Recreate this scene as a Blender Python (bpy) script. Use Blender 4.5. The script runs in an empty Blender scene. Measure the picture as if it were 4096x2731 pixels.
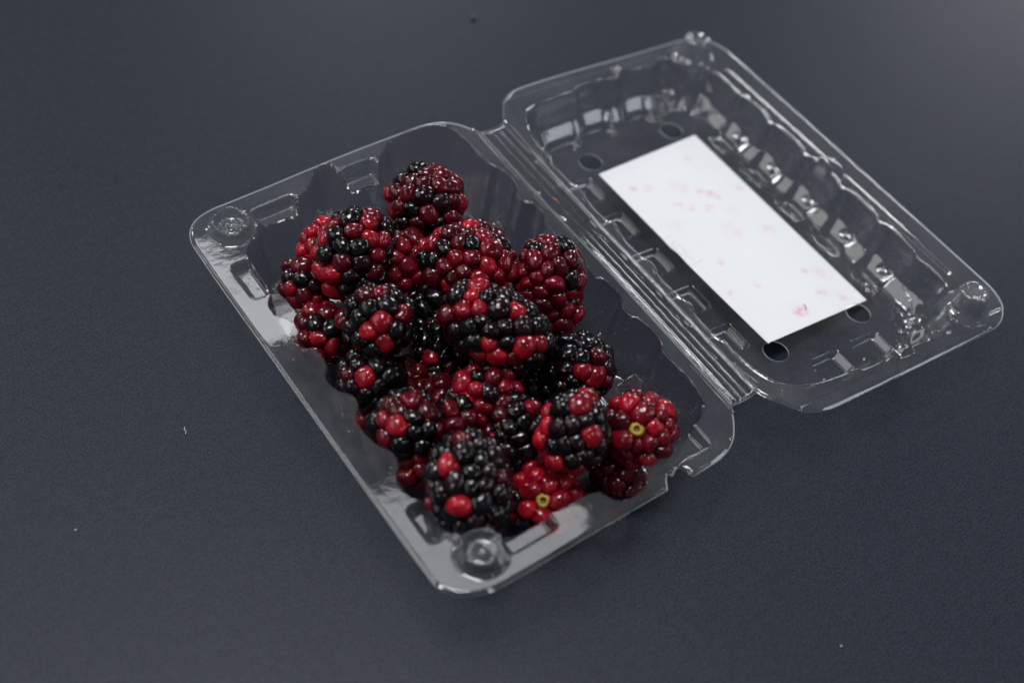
import bpy, math
import numpy as np
from mathutils import Matrix, Vector

# ------------------------------------------------------------------ scene, camera, light
scene = bpy.context.scene
COL = scene.collection
MM = 0.001
RIM = 23.6                       # height of the tray rim above the paper (mm)

cam_data = bpy.data.cameras.new("camera")
cam = bpy.data.objects.new("camera", cam_data)
COL.objects.link(cam)
cam_data.sensor_width = 36.0
cam_data.lens = 50.0
cam_data.clip_start = 0.02
cam_data.clip_end = 20.0
CAM_R = ((0.8223100538310442, 0.397934415591538, -0.4067608342210524),
         (-0.5633199674391558, 0.6703644388449124, -0.48299289168319465),
         (0.08047850428986515, 0.6263064106489465, 0.7754118198269223))
cam.matrix_world = Matrix.Translation((-0.18943, -0.19289, (290.45 + RIM) * MM)) @ Matrix(CAM_R).to_4x4()
cam_data.dof.use_dof = True
cam_data.dof.focus_distance = 0.384
cam_data.dof.aperture_fstop = 6.6
cam_data.dof.aperture_blades = 7
scene.camera = cam

scene.view_settings.view_transform = 'Standard'
scene.view_settings.look = 'None'
scene.view_settings.gamma = 1.0
scene.view_settings.exposure = 0.0
scene.cycles.use_denoising = True
scene.cycles.max_bounces = 12
scene.cycles.transparent_max_bounces = 48
scene.cycles.glossy_bounces = 6
scene.cycles.diffuse_bounces = 3
scene.cycles.sample_clamp_indirect = 6.0
scene.cycles.blur_glossy = 0.3

world = bpy.data.worlds.new("World")
scene.world = world
world.use_nodes = True
wn = world.node_tree
wn.nodes.clear()
wo = wn.nodes.new('ShaderNodeOutputWorld')
wb = wn.nodes.new('ShaderNodeBackground')
wb.inputs['Color'].default_value = (0.92, 0.96, 1.0, 1)
wb.inputs['Strength'].default_value = 0.13
wn.links.new(wb.outputs[0], wo.inputs[0])


def area(name, loc, target, sx, sy, power, color):
    d = bpy.data.lights.new(name, 'AREA')
    d.shape = 'RECTANGLE'
    d.size, d.size_y, d.energy, d.color = sx, sy, power, color
    o = bpy.data.objects.new(name, d)
    o.location = loc
    o.rotation_euler = (Vector(target) - Vector(loc)).to_track_quat('-Z', 'Y').to_euler()
    COL.objects.link(o)
    return o


area("window_pane_light", (0.30, 0.80, 1.02), (0, 0, 0), 0.30, 0.11, 0.5, (0.97, 0.98, 1.0))
area("window_pane_light", (0.30, 0.40, 1.12), (0, 0, 0), 0.26, 0.18, 0.42, (0.97, 0.98, 1.0))
area("side_window_light", (-1.00, 0.60, 1.00), (0, 0, 0), 1.0, 1.1, 8.0, (1.0, 0.97, 0.93))
area("overhead_light", (-0.12, 0.12, 1.42), (0, 0, 0), 0.42, 0.42, 18.0, (0.97, 0.98, 1.0))
area("corner_sheen_light", (2.2, 1.10, 0.80), (0.25, 0.1, 0), 0.50, 0.40, 14.5, (0.94, 0.96, 1.0))  # added lamp, aimed to put a sheen on the paper's far right corner
area("back_window_light", (-0.45, 1.6, 0.75), (0, 0, 0), 0.22, 0.45, 9.0, (0.94, 0.97, 1.0))
area("garden_window_light", (1.05, -1.05, 0.78), (0, 0, 0), 0.5, 0.6, 3.6, (0.86, 0.92, 1.0))
area("bead_glint_light", (0.75, 1.35, 0.56), (0, 0, 0), 0.20, 0.26, 3.6, (0.95, 0.98, 1.0))  # added small bright lamp, draws light lines along beads and ramps
area("left_glint_light", (-1.3, -0.15, 0.7), (0, 0, 0), 0.12, 0.16, 1.6, (1.0, 0.97, 0.93))  # added small lamp on the left, only for more glints on the plastic
area("near_glint_light", (0.1, -1.2, 1.1), (0, 0, 0), 0.14, 0.14, 1.6, (1.0, 0.98, 0.96))  # added small lamp on the near side, gives extra plastic glints
area("right_glint_light", (1.4, -0.3, 0.9), (0, 0, 0), 0.12, 0.12, 1.4, (0.96, 0.98, 1.0))  # added small lamp on the right, gives extra plastic glints

# ------------------------------------------------------------------ helpers


def tag(o, label=None, cat=None, group=None, kind=None):
    if label: o['label'] = label
    if cat: o['category'] = cat
    if group: o['group'] = group
    if kind: o['kind'] = kind
    return o


def empty(name, loc=(0, 0, 0), parent=None):
    o = bpy.data.objects.new(name, None)
    o.location = loc
    o.empty_display_size = 0.01
    COL.objects.link(o)
    if parent: o.parent = parent
    return o


def mesh_obj(name, verts, faces, mats, parent=None, smooth=True, mat_idx=None, normals=None):
    me = bpy.data.meshes.new(name)
    me.from_pydata([tuple(v) for v in verts] if not isinstance(verts, np.ndarray) else verts.tolist(), [],
                   faces if not isinstance(faces, np.ndarray) else faces.tolist())
    for m in (mats if isinstance(mats, (list, tuple)) else [mats]):
        me.materials.append(m)
    if smooth:
        me.polygons.foreach_set('use_smooth', [True] * len(me.polygons))
    if mat_idx is not None:
        me.polygons.foreach_set('material_index', mat_idx)
    me.update()
    if normals is not None:
        me.normals_split_custom_set_from_vertices(normals.tolist())
    o = bpy.data.objects.new(name, me)
    COL.objects.link(o)
    if parent: o.parent = parent
    return o


def sstep(t):
    t = np.clip(t, 0, 1)
    return t * t * (3 - 2 * t)


def ramp(t, k=10.0):
    """0..1 linear ramp with rounded ends"""
    def sp(a): return np.logaddexp(0, a)
    return (sp(k * t) - sp(k * (t - 1))) / k


def chaikin(P, n=2):
    P = np.array(P, float)
    for _ in range(n):
        Q = np.roll(P, -1, 0)
        P = np.stack([P * .75 + Q * .25, P * .25 + Q * .75], 1).reshape(-1, 2)
    return P


def poly_sdf(P, X, Y):
    """signed distance, positive inside"""
    sh = X.shape
    x = X.ravel(); y = Y.ravel()
    best = np.full(x.shape, 1e9); ins = np.zeros(x.shape, bool)
    for (ax, ay), (bx, by) in zip(P, np.roll(P, -1, 0)):
        ex, ey = bx - ax, by - ay
        wx, wy = x - ax, y - ay
        t = np.clip((wx * ex + wy * ey) / (ex * ex + ey * ey + 1e-12), 0, 1)
        best = np.minimum(best, (wx - t * ex) ** 2 + (wy - t * ey) ** 2)
        if ay != by:
            c = ((ay > y) != (by > y))
            xi = ax + (y - ay) * ex / ey
            ins ^= c & (x < xi)
    d = np.sqrt(best)
    return np.where(ins, d, -d).reshape(sh)


def box_mask(X, Y, x0, x1, y0, y1, w=1.2, r=1.2):
    """1 inside a rounded box, 0 outside, sloped band of width w"""
    cx, cy, hx, hy = (x0 + x1) / 2, (y0 + y1) / 2, (x1 - x0) / 2, (y1 - y0) / 2
    qx, qy = np.abs(X - cx) - hx + r, np.abs(Y - cy) - hy + r
    d = np.hypot(np.maximum(qx, 0), np.maximum(qy, 0)) + np.minimum(np.maximum(qx, qy), 0) - r
    return ramp(-d / w, 8.0)


_rng = np.random.default_rng(5)
_wav = [(_rng.uniform(0.03, 0.16), _rng.uniform(0, 6.28), _rng.uniform(0, 6.28)) for _ in range(10)]


def wobble(X, Y):
    z = 0 * X
    for f, a, p in _wav:
        z = z + np.sin(f * (np.cos(a) * X + np.sin(a) * Y) + p) / (f * 30)
    return z


def grid_lines(spans):
    out = []
    for a, b, s in spans:
        n = max(1, int(round((b - a) / s)))
        out += list(np.linspace(a, b, n, endpoint=False))
    out.append(spans[-1][1])
    return np.array(out)


def sheet(xs, ys, zf, bounds, regions, mats, thick=0.32, to_world=lambda P: P, vec_world=lambda N: N):
    """thermoformed sheet: height field zf cut along the zero lines of `bounds` (callables, >0 is kept
    when listed in `regions`).  regions: list of (name, parent, test(values dict)->bool array)."""
    X, Y = np.meshgrid(xs, ys, indexing='ij')
    hx = np.minimum(np.gradient(xs), 9)[:, None] * np.ones_like(X)
    hy = np.minimum(np.gradient(ys), 9)[None, :] * np.ones_like(X)
    moved = np.zeros(X.shape, bool)
    for b in bounds.values():
        g = b(X, Y)
        e = 0.02
        near = np.abs(g) < 1.0
        gx = np.zeros_like(X); gy = np.zeros_like(X)
        gx[near] = (b(X[near] + e, Y[near]) - g[near]) / e
        gy[near] = (b(X[near], Y[near] + e) - g[near]) / e
        n = np.hypot(gx, gy) + 1e-9
        step = np.abs(gx) / n * hx + np.abs(gy) / n * hy
        m = near & (np.abs(g) < 0.52 * step) & ~moved
        X[m] -= (g * gx / n / n)[m]; Y[m] -= (g * gy / n / n)[m]
        moved |= m
    Z = zf(X, Y)
    e = 0.04
    nx = -(zf(X + e, Y) - zf(X - e, Y)) / (2 * e)
    ny = -(zf(X, Y + e) - zf(X, Y - e)) / (2 * e)
    nl = np.sqrt(nx * nx + ny * ny + 1)
    N = np.stack([nx / nl, ny / nl, 1 / nl], -1).reshape(-1, 3)
    V = np.stack([X, Y, Z], -1).reshape(-1, 3)
    ni, nj = X.shape
    idx = np.arange(ni * nj).reshape(ni, nj)
    F = np.stack([idx[:-1, :-1], idx[1:, :-1], idx[1:, 1:], idx[:-1, 1:]], -1).reshape(-1, 4)
    cx = X.ravel()[F].mean(1); cy = Y.ravel()[F].mean(1)
    vals = {k: b(cx, cy) for k, b in bounds.items()}
    keep_any = np.zeros(len(F), bool)
    sel = []
    for name, parent, test in regions:
        s = test(vals); sel.append(s); keep_any |= s
    # outer edges of the whole sheet
    Fa = F[keep_any]
    E = np.stack([Fa, np.roll(Fa, -1, 1)], -1).reshape(-1, 2)
    key = np.sort(E, 1); kk = key[:, 0] * (ni * nj) + key[:, 1]
    u, inv, cnt = np.unique(kk, return_inverse=True, return_counts=True)
    bset = set(u[cnt == 1].tolist())
    objs = []
    for (name, parent, test), s in zip(regions, sel):
        Fs = F[s]
        used = np.unique(Fs)
        remap = -np.ones(ni * nj, int); remap[used] = np.arange(len(used))
        Fs2 = remap[Fs]; n = len(used)
        top = V[used]; nrm = N[used]
        bot = top - nrm * thick
        E = np.stack([Fs, np.roll(Fs, -1, 1)], -1).reshape(-1, 2)
        kk = np.sort(E, 1); kk = kk[:, 0] * (ni * nj) + kk[:, 1]
        be = E[[k in bset for k in kk.tolist()]]
        verts = [top, bot]; norms = [nrm, -nrm]
        faces = [Fs2, Fs2[:, ::-1] + n]
        mi = [0] * (2 * len(Fs2))
        if len(be):
            a, b = remap[be[:, 0]], remap[be[:, 1]]
            d = top[b] - top[a]
            en = np.cross(d, nrm[a]); en /= (np.linalg.norm(en, axis=1, keepdims=True) + 1e-9)
            m = len(be); o = 2 * n
            verts += [top[a], top[b], bot[b], bot[a]]; norms += [en] * 4
            ar = np.arange(m)
            faces.append(np.stack([o + ar + 0 * m, o + ar + 3 * m, o + ar + 2 * m, o + ar + m], -1))
            mi += [1] * m
        Vv = to_world(np.concatenate(verts)) * MM
        Nn = vec_world(np.concatenate(norms))
        Ff = np.concatenate(faces)
        objs.append(mesh_obj(name, Vv, Ff, mats, parent, True, mi, Nn))
    return objs


def tube(pts, r, n=6, closed_ends=True):
    """polyline tube -> verts, faces"""
    pts = np.array(pts, float); V = []; F = []
    r = np.broadcast_to(r, (len(pts),))
    for i, p in enumerate(pts):
        t = pts[min(i + 1, len(pts) - 1)] - pts[max(i - 1, 0)]
        t /= np.linalg.norm(t) + 1e-12
        a = np.cross(t, (0, 0, 1.0) if abs(t[2]) < .9 else (1.0, 0, 0)); a /= np.linalg.norm(a)
        b = np.cross(t, a)
        for k in range(n):
            w = 2 * math.pi * k / n
            V.append(p + r[i] * (math.cos(w) * a + math.sin(w) * b))
    for i in range(len(pts) - 1):
        for k in range(n):
            k2 = (k + 1) % n
            F.append((i * n + k, i * n + k2, (i + 1) * n + k2, (i + 1) * n + k))
    F.append(tuple(range(n))[::-1]); F.append(tuple((len(pts) - 1) * n + k for k in range(n)))
    return V, F


# ------------------------------------------------------------------ materials


def new_mat(name):
    m = bpy.data.materials.new(name); m.use_nodes = True
    nt = m.node_tree; nt.nodes.clear()
    return m, nt, nt.nodes, nt.links


def N_(ns, t, **kw):
    n = ns.new(t)
    for k, v in kw.items(): setattr(n, k, v)
    return n


def plastic_mat(name, tint, film, film_min, film_max):
    m, nt, ns, lk = new_mat(name)
    out = N_(ns, 'ShaderNodeOutputMaterial')
    tc = N_(ns, 'ShaderNodeTexCoord')
    nz = N_(ns, 'ShaderNodeTexNoise'); nz.inputs['Scale'].default_value = 140; nz.inputs['Detail'].default_value = 2
    nf = N_(ns, 'ShaderNodeTexNoise'); nf.inputs['Scale'].default_value = 1400; nf.inputs['Detail'].default_value = 1
    lk.new(tc.outputs['Object'], nz.inputs['Vector']); lk.new(tc.outputs['Object'], nf.inputs['Vector'])
    b1 = N_(ns, 'ShaderNodeBump'); b1.inputs['Strength'].default_value = 0.09; b1.inputs['Distance'].default_value = 0.0006
    b2 = N_(ns, 'ShaderNodeBump'); b2.inputs['Strength'].default_value = 0.15; b2.inputs['Distance'].default_value = 0.00005
    lk.new(nz.outputs['Fac'], b1.inputs['Height']); lk.new(nf.outputs['Fac'], b2.inputs['Height'])
    lk.new(b1.outputs[0], b2.inputs['Normal'])
    lw = N_(ns, 'ShaderNodeLayerWeight'); lw.inputs['Blend'].default_value = 0.5
    lk.new(b2.outputs[0], lw.inputs['Normal'])
    p = N_(ns, 'ShaderNodeMath', operation='POWER'); p.inputs[1].default_value = 5
    lk.new(lw.outputs['Facing'], p.inputs[0])
    ma = N_(ns, 'ShaderNodeMath', operation='MULTIPLY_ADD'); ma.inputs[1].default_value = 0.95; ma.inputs[2].default_value = 0.05
    lk.new(p.outputs[0], ma.inputs[0])
    tr = N_(ns, 'ShaderNodeBsdfTransparent'); tr.inputs['Color'].default_value = tint
    gl = N_(ns, 'ShaderNodeBsdfGlossy'); gl.inputs['Roughness'].default_value = 0.022
    lk.new(b2.outputs[0], gl.inputs['Normal'])
    mx = N_(ns, 'ShaderNodeMixShader')
    lk.new(ma.outputs[0], mx.inputs['Fac']); lk.new(tr.outputs[0], mx.inputs[1]); lk.new(gl.outputs[0], mx.inputs[2])
    # film of scuffs and dried juice; paints reflection veil on rim, glints on studs
    sm = N_(ns, 'ShaderNodeTexNoise'); sm.inputs['Scale'].default_value = 60; sm.inputs['Detail'].default_value = 5
    sm.inputs['Roughness'].default_value = 0.7
    lk.new(tc.outputs['Object'], sm.inputs['Vector'])
    mr = N_(ns, 'ShaderNodeMapRange')
    mr.inputs['From Min'].default_value = 0.42; mr.inputs['From Max'].default_value = 0.75
    mr.inputs['To Min'].default_value = film_min; mr.inputs['To Max'].default_value = film_max
    lk.new(sm.outputs['Fac'], mr.inputs['Value'])
    df = N_(ns, 'ShaderNodeBsdfDiffuse'); df.inputs['Color'].default_value = film
    m2 = N_(ns, 'ShaderNodeMixShader')
    lk.new(mr.outputs[0], m2.inputs['Fac']); lk.new(mx.outputs[0], m2.inputs[1]); lk.new(df.outputs[0], m2.inputs[2])
    lk.new(m2.outputs[0], out.inputs['Surface'])
    return m


def cut_edge_mat():
    m, nt, ns, lk = new_mat("cut_plastic_edge")
    out = N_(ns, 'ShaderNodeOutputMaterial')
    df = N_(ns, 'ShaderNodeBsdfDiffuse'); df.inputs['Color'].default_value = (0.7, 0.76, 0.73, 1)
    tr = N_(ns, 'ShaderNodeBsdfTransparent')
    gl = N_(ns, 'ShaderNodeBsdfGlossy'); gl.inputs['Roughness'].default_value = 0.25
    a = N_(ns, 'ShaderNodeMixShader'); a.inputs[0].default_value = 0.62
    b = N_(ns, 'ShaderNodeMixShader'); b.inputs[0].default_value = 0.12
    lk.new(tr.outputs[0], a.inputs[1]); lk.new(df.outputs[0], a.inputs[2])
    lk.new(a.outputs[0], b.inputs[1]); lk.new(gl.outputs[0], b.inputs[2])
    lk.new(b.outputs[0], out.inputs['Surface'])
    return m


def principled(name, color, rough, **kw):
    m, nt, ns, lk = new_mat(name)
    out = N_(ns, 'ShaderNodeOutputMaterial')
    p = N_(ns, 'ShaderNodeBsdfPrincipled')
    p.inputs['Base Color'].default_value = (*color, 1)
    p.inputs['Roughness'].default_value = rough
    for k, v in kw.items(): p.inputs[k].default_value = v
    lk.new(p.outputs[0], out.inputs['Surface'])
    return m, ns, lk, p


def drupelet_mat():
    m, ns, lk, p = principled("drupelet_skin", (0.2, 0.01, 0.02), 0.27)
    oi = N_(ns, 'ShaderNodeObjectInfo')
    tc = N_(ns, 'ShaderNodeTexCoord')
    ad = N_(ns, 'ShaderNodeVectorMath', operation='MULTIPLY_ADD')
    cmb = N_(ns, 'ShaderNodeCombineXYZ')
    ad.inputs[1].default_value = (1, 1, 1)
    lk.new(tc.outputs['Object'], ad.inputs[0])
    mu = N_(ns, 'ShaderNodeMath', operation='MULTIPLY'); mu.inputs[1].default_value = 3.7
    lk.new(oi.outputs['Random'], mu.inputs[0])
    for i in range(3): lk.new(mu.outputs[0], cmb.inputs[i])
    lk.new(cmb.outputs[0], ad.inputs[2])
    n1 = N_(ns, 'ShaderNodeTexNoise'); n1.inputs['Scale'].default_value = 300; n1.inputs['Detail'].default_value = 4
    n2 = N_(ns, 'ShaderNodeTexNoise'); n2.inputs['Scale'].default_value = 620; n2.inputs['Detail'].default_value = 3
    lk.new(ad.outputs[0], n1.inputs['Vector']); lk.new(ad.outputs[0], n2.inputs['Vector'])
    mr = N_(ns, 'ShaderNodeMapRange')
    mr.inputs['From Min'].default_value = 0.3; mr.inputs['From Max'].default_value = 0.7
    mr.inputs['To Min'].default_value = 0.40; mr.inputs['To Max'].default_value = 1.35
    lk.new(n1.outputs['Fac'], mr.inputs['Value'])
    vm = N_(ns, 'ShaderNodeVectorMath', operation='SCALE')
    lk.new(oi.outputs['Color'], vm.inputs[0]); lk.new(mr.outputs[0], vm.inputs['Scale'])
    lk.new(vm.outputs[0], p.inputs['Base Color'])
    bp = N_(ns, 'ShaderNodeBump'); bp.inputs['Strength'].default_value = 0.4; bp.inputs['Distance'].default_value = 0.00035
    lk.new(n2.outputs['Fac'], bp.inputs['Height']); lk.new(bp.outputs[0], p.inputs['Normal'])
    r2 = N_(ns, 'ShaderNodeMapRange')
    r2.inputs['To Min'].default_value = 0.07; r2.inputs['To Max'].default_value = 0.20
    lk.new(n1.outputs['Fac'], r2.inputs['Value']); lk.new(r2.outputs[0], p.inputs['Roughness'])
    p.inputs['IOR'].default_value = 1.40
    p.inputs['Subsurface Weight'].default_value = 0.12
    p.inputs['Subsurface Radius'].default_value = (0.0012, 0.0003, 0.0003)
    p.inputs['Subsurface Scale'].default_value = 1.0
    return m


def paper_mat():
    m, ns, lk, p = principled("slate_paper", (0.02, 0.025, 0.037), 0.44)
    tc = N_(ns, 'ShaderNodeTexCoord')
    p.inputs['Specular IOR Level'].default_value = 0.20
    n1 = N_(ns, 'ShaderNodeTexNoise'); n1.inputs['Scale'].default_value = 1700; n1.inputs['Detail'].default_value = 3
    n2 = N_(ns, 'ShaderNodeTexNoise'); n2.inputs['Scale'].default_value = 350; n2.inputs['Detail'].default_value = 4
    for n in (n1, n2): lk.new(tc.outputs['Object'], n.inputs['Vector'])
    cr = N_(ns, 'ShaderNodeValToRGB')
    cr.color_ramp.elements[0].position = 0.36; cr.color_ramp.elements[0].color = (0.0036, 0.0052, 0.0098, 1)
    cr.color_ramp.elements[1].position = 0.64; cr.color_ramp.elements[1].color = (0.0150, 0.0202, 0.0320, 1)
    mxn = N_(ns, 'ShaderNodeMix', data_type='FLOAT'); mxn.inputs[0].default_value = 0.18
    lk.new(n1.outputs['Fac'], mxn.inputs[2]); lk.new(n2.outputs['Fac'], mxn.inputs[3])
    lk.new(mxn.outputs[0], cr.inputs['Fac']); lk.new(cr.outputs[0], p.inputs['Base Color'])
    bp = N_(ns, 'ShaderNodeBump'); bp.inputs['Strength'].default_value = 0.5; bp.inputs['Distance'].default_value = 0.00012
    lk.new(n1.outputs['Fac'], bp.inputs['Height']); lk.new(bp.outputs[0], p.inputs['Normal'])
    return m


STAINS = [(28.0, 36.8, 1.6, .25), (30.9, 29.2, 1.7, .5), (40.0, 17.0, 1.6, .7), (51.2, 19.2, 1.5, .55), (52.8, 17.2, 1.6, .5),
          (54.5, 14.9, 1.8, .35), (36.0, -7.7, 1.3, .8), (29.9, -18.7, 1.4, .55), (44.3, -34.0, 2.3, .9), (45.6, -35.4, 1.2, 1.0),
          (56.2, -31.5, 2.0, .4), (59.5, -3.5, 2.0, .4), (63.9, 15.1, 1.5, .3), (57, 33, 1.3, .3), (49, 1, 4.0, .22), (62, -25, 3, .22), (46, 24, 3.0, .3), (36, 27, 2, .25), (40, -20, 1.3, .35), (58, -22, 1.2, .5), (61, -36, 1.6, .35), (33, 10, 2.4, .2), (55, 8, 2.2, .22), (48, 12, 1.6, .4), (43, 14.5, 1.6, .4)]


def label_mat():
    m, ns, lk, p = principled("label_paper", (0.80, 0.81, 0.83), 0.5)
    tc = N_(ns, 'ShaderNodeTexCoord')
    nz = N_(ns, 'ShaderNodeTexNoise'); nz.inputs['Scale'].default_value = 260; nz.inputs['Detail'].default_value = 3
    lk.new(tc.outputs['Object'], nz.inputs['Vector'])
    off = N_(ns, 'ShaderNodeVectorMath', operation='MULTIPLY_ADD')
    off.inputs[1].default_value = (0.003, 0.003, 0)
    lk.new(nz.outputs['Color'], off.inputs[0]); lk.new(tc.outputs['Object'], off.inputs[2])
    sub = N_(ns, 'ShaderNodeVectorMath', operation='SUBTRACT'); sub.inputs[1].default_value = (0.0015, 0.0015, 0)
    lk.new(off.outputs[0], sub.inputs[0])
    acc = None
    for x, y, r, s in STAINS:
        d = N_(ns, 'ShaderNodeVectorMath', operation='DISTANCE')
        d.inputs[1].default_value = ((x - 0.6) * MM, (y - 0.5) * MM, -12.77 * MM)
        lk.new(sub.outputs[0], d.inputs[0])
        mr = N_(ns, 'ShaderNodeMapRange', interpolation_type='SMOOTHSTEP')
        mr.inputs['From Min'].default_value = 0; mr.inputs['From Max'].default_value = r * 1.6 * MM
        mr.inputs['To Min'].default_value = s; mr.inputs['To Max'].default_value = 0
        lk.new(d.outputs['Value'], mr.inputs['Value'])
        if acc is None: acc = mr.outputs[0]
        else:
            mx = N_(ns, 'ShaderNodeMath', operation='MAXIMUM')
            lk.new(acc, mx.inputs[0]); lk.new(mr.outputs[0], mx.inputs[1]); acc = mx.outputs[0]
    n3 = N_(ns, 'ShaderNodeTexNoise'); n3.inputs['Scale'].default_value = 420; n3.inputs['Detail'].default_value = 4
    lk.new(tc.outputs['Object'], n3.inputs['Vector'])
    r3 = N_(ns, 'ShaderNodeMapRange')
    r3.inputs['From Min'].default_value = 0.36; r3.inputs['From Max'].default_value = 0.58
    lk.new(n3.outputs['Fac'], r3.inputs['Value'])
    mm = N_(ns, 'ShaderNodeMath', operation='MULTIPLY'); lk.new(acc, mm.inputs[0]); lk.new(r3.outputs[0], mm.inputs[1])
    m3 = N_(ns, 'ShaderNodeMath', operation='MULTIPLY'); lk.new(mm.outputs[0], m3.inputs[0]); m3.inputs[1].default_value = 0.75
    mix = N_(ns, 'ShaderNodeMix', data_type='RGBA')
    mix.inputs[6].default_value = (0.74, 0.725, 0.725, 1); mix.inputs[7].default_value = (0.68, 0.14, 0.24, 1)
    lk.new(m3.outputs[0], mix.inputs[0]); lk.new(mix.outputs[2], p.inputs['Base Color'])
    return m


PLASTIC = plastic_mat("clear_plastic", (0.958, 0.966, 0.97, 1), (0.75, 0.78, 0.80, 1), 0.004, 0.016)
RIMMAT = plastic_mat("reflection_veil_rim_plastic", (0.955, 0.965, 0.968, 1), (0.75, 0.78, 0.80, 1), 0.007, 0.022)  # stronger pale film paints the reflected veil into the rim colour
STUDMAT = plastic_mat("glint_film_stud_plastic", (0.93, 0.945, 0.95, 1), (0.8, 0.82, 0.84, 1), 0.02, 0.05)  # milky film painted in to strengthen the glints of studs and sockets
STAINED = plastic_mat("juice_filmed_plastic", (0.945, 0.937, 0.945, 1), (0.45, 0.20, 0.22, 1), 0.0, 0.030)
EDGE = cut_edge_mat()
DRUPE = drupelet_mat()
PAPER = paper_mat()
LABEL = label_mat()
PULP = principled("berry_pulp", (0.02, 0.002, 0.004), 0.4)[0]
CORE = principled("berry_core", (0.30, 0.20, 0.02), 0.55)[0]
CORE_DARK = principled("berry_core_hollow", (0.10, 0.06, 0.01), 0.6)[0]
HAIR = principled("dry_style", (0.45, 0.17, 0.03), 0.45)[0]
REDHAIR = principled("red_style", (0.45, 0.02, 0.02), 0.4)[0]
LINT = principled("pale_lint", (0.34, 0.40, 0.39), 0.6)[0]
CRUMB = principled("brown_crumb", (0.06, 0.02, 0.01), 0.7)[0]
EMBOSS = PLASTIC

# ------------------------------------------------------------------ paper backdrop
n = 12
g = np.linspace(-3.0, 3.0, n)
vv = [(x, y, 0.0) for x in g for y in g]
ff = [(i * n + j, (i + 1) * n + j, (i + 1) * n + j + 1, i * n + j + 1) for i in range(n - 1) for j in range(n - 1)]
floor = mesh_obj("table_surface", vv, ff, PAPER, smooth=False)
tag(floor, "matte slate blue paper surface under the open plastic punnet", kind='structure')

# ------------------------------------------------------------------ the clamshell punnet
PUNNET = empty("clamshell_punnet", (-0.045, 0, 0))
tag(PUNNET, "open clear plastic clamshell punnet holding the blackberries, white label under its lid", "punnet")
OFF = np.array([45.0, 0, RIM])      # rim coordinates -> punnet coordinates


def tray_world(P): return P + OFF


TRAY_OUT = chaikin([(-93.4, -60), (-93.4, 58), (-92.6, 64), (-89.5, 68.5), (-84.5, 70.6), (-78, 71), (-20, 71), (-10, 70.6), (-4.5, 67.5),
                    (-1.2, 63), (-0.2, 59), (0, 56), (0, -55), (-0.2, -59), (-2.2, -62.5), (-6, -67), (-11.5, -69.6), (-21.8, -70),
                    (-22.1, -69.8), (-22.6, -67.2), (-24.2, -65.6), (-26.6, -67.6), (-27.6, -66.0), (-29.8, -69.6), (-30.2, -70.0), (-75, -70.6), (-83, -70.4), (-88.5, -68.5), (-92.3, -64.5)], 2)
TRAY_IN = chaikin([(-81.8, 50), (-80, 53), (-76, 54.8), (-74, 58.4), (-61.8, 58.9), (-60.6, 61.3), (-55.5, 63.6), (-51.7, 67), (-48.2, 70),
                   (-46, 69.9), (-44.8, 66), (-44.4, 59.6), (-34.2, 59.6), (-33.2, 62.6), (-28.5, 66), (-24.3, 69.6), (-13, 69.3), (-8.5, 67.6), (-6.2, 64),
                   (-5.8, 57), (-5.6, 46.6), (-3.8, 44.4), (-3.2, 42), (-2.7, 37.4), (-3.1, 35.3), (-5.5, 33.4), (-5.4, 29), (-3.3, 27.4), (-2.7, 24.4),
                   (-3.1, 21.4), (-5, 19.8), (-5.2, 13.4), (-4.9, 12), (-3, 10.4), (-2.7, 5), (-3.1, 1.6), (-5, 0), (-5, -5.2), (-2.9, -7.2), (-2.7, -12.6),
                   (-3.2, -15), (-5, -16.8), (-5, -21.4), (-3.1, -23.4), (-2.9, -30), (-3.2, -32.4), (-4.9, -34), (-5.1, -39), (-4.6, -41), (-4.6, -49),
                   (-5.6, -53.5), (-9, -56.6), (-15, -58.2), (-24, -58.8), (-30, -59.4), (-32, -62.2), (-34, -65.4), (-36.5, -66.6), (-42, -66.6),
                   (-43.8, -64), (-44.8, -60.4), (-58, -60.2), (-72.6, -59.6), (-74, -56.6), (-77, -54.6), (-80.3, -53.4), (-81.4, -50), (-81.2, -42),
                   (-84.2, -39.6), (-85.2, -36.8), (-84.8, -32), (-81.6, -29.4), (-81.4, -24.5), (-83.8, -22), (-84.6, -15), (-84, -11.6), (-81, -9), (-81, -4.6),
                   (-84, -2), (-84.4, 3), (-81.6, 5.5), (-81.4, 11.8), (-84.4, 13.8), (-85.4, 16.2), (-82.6, 18.6), (-82.4, 24.6), (-85.6, 27), (-85.4, 31.6), (-82.2, 34.6)], 2)
TRAY_BTN = [(-81.2, 60.7), (-79.4, -61.0)]
FLOOR_Z = -22.4


def socket_profile(r):
    """raised ring with a hollow middle"""
    z = 0.9 * ramp((6.8 - r) / 0.7, 10)
    z = z + 2.9 * ramp((6.0 - r) / 1.0, 8)
    z = z - 3.2 * ramp((4.7 - r) / 1.1, 10)
    z = z + 0.8 * np.exp(-((r - 1.6) / 0.5) ** 2)
    return z


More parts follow.
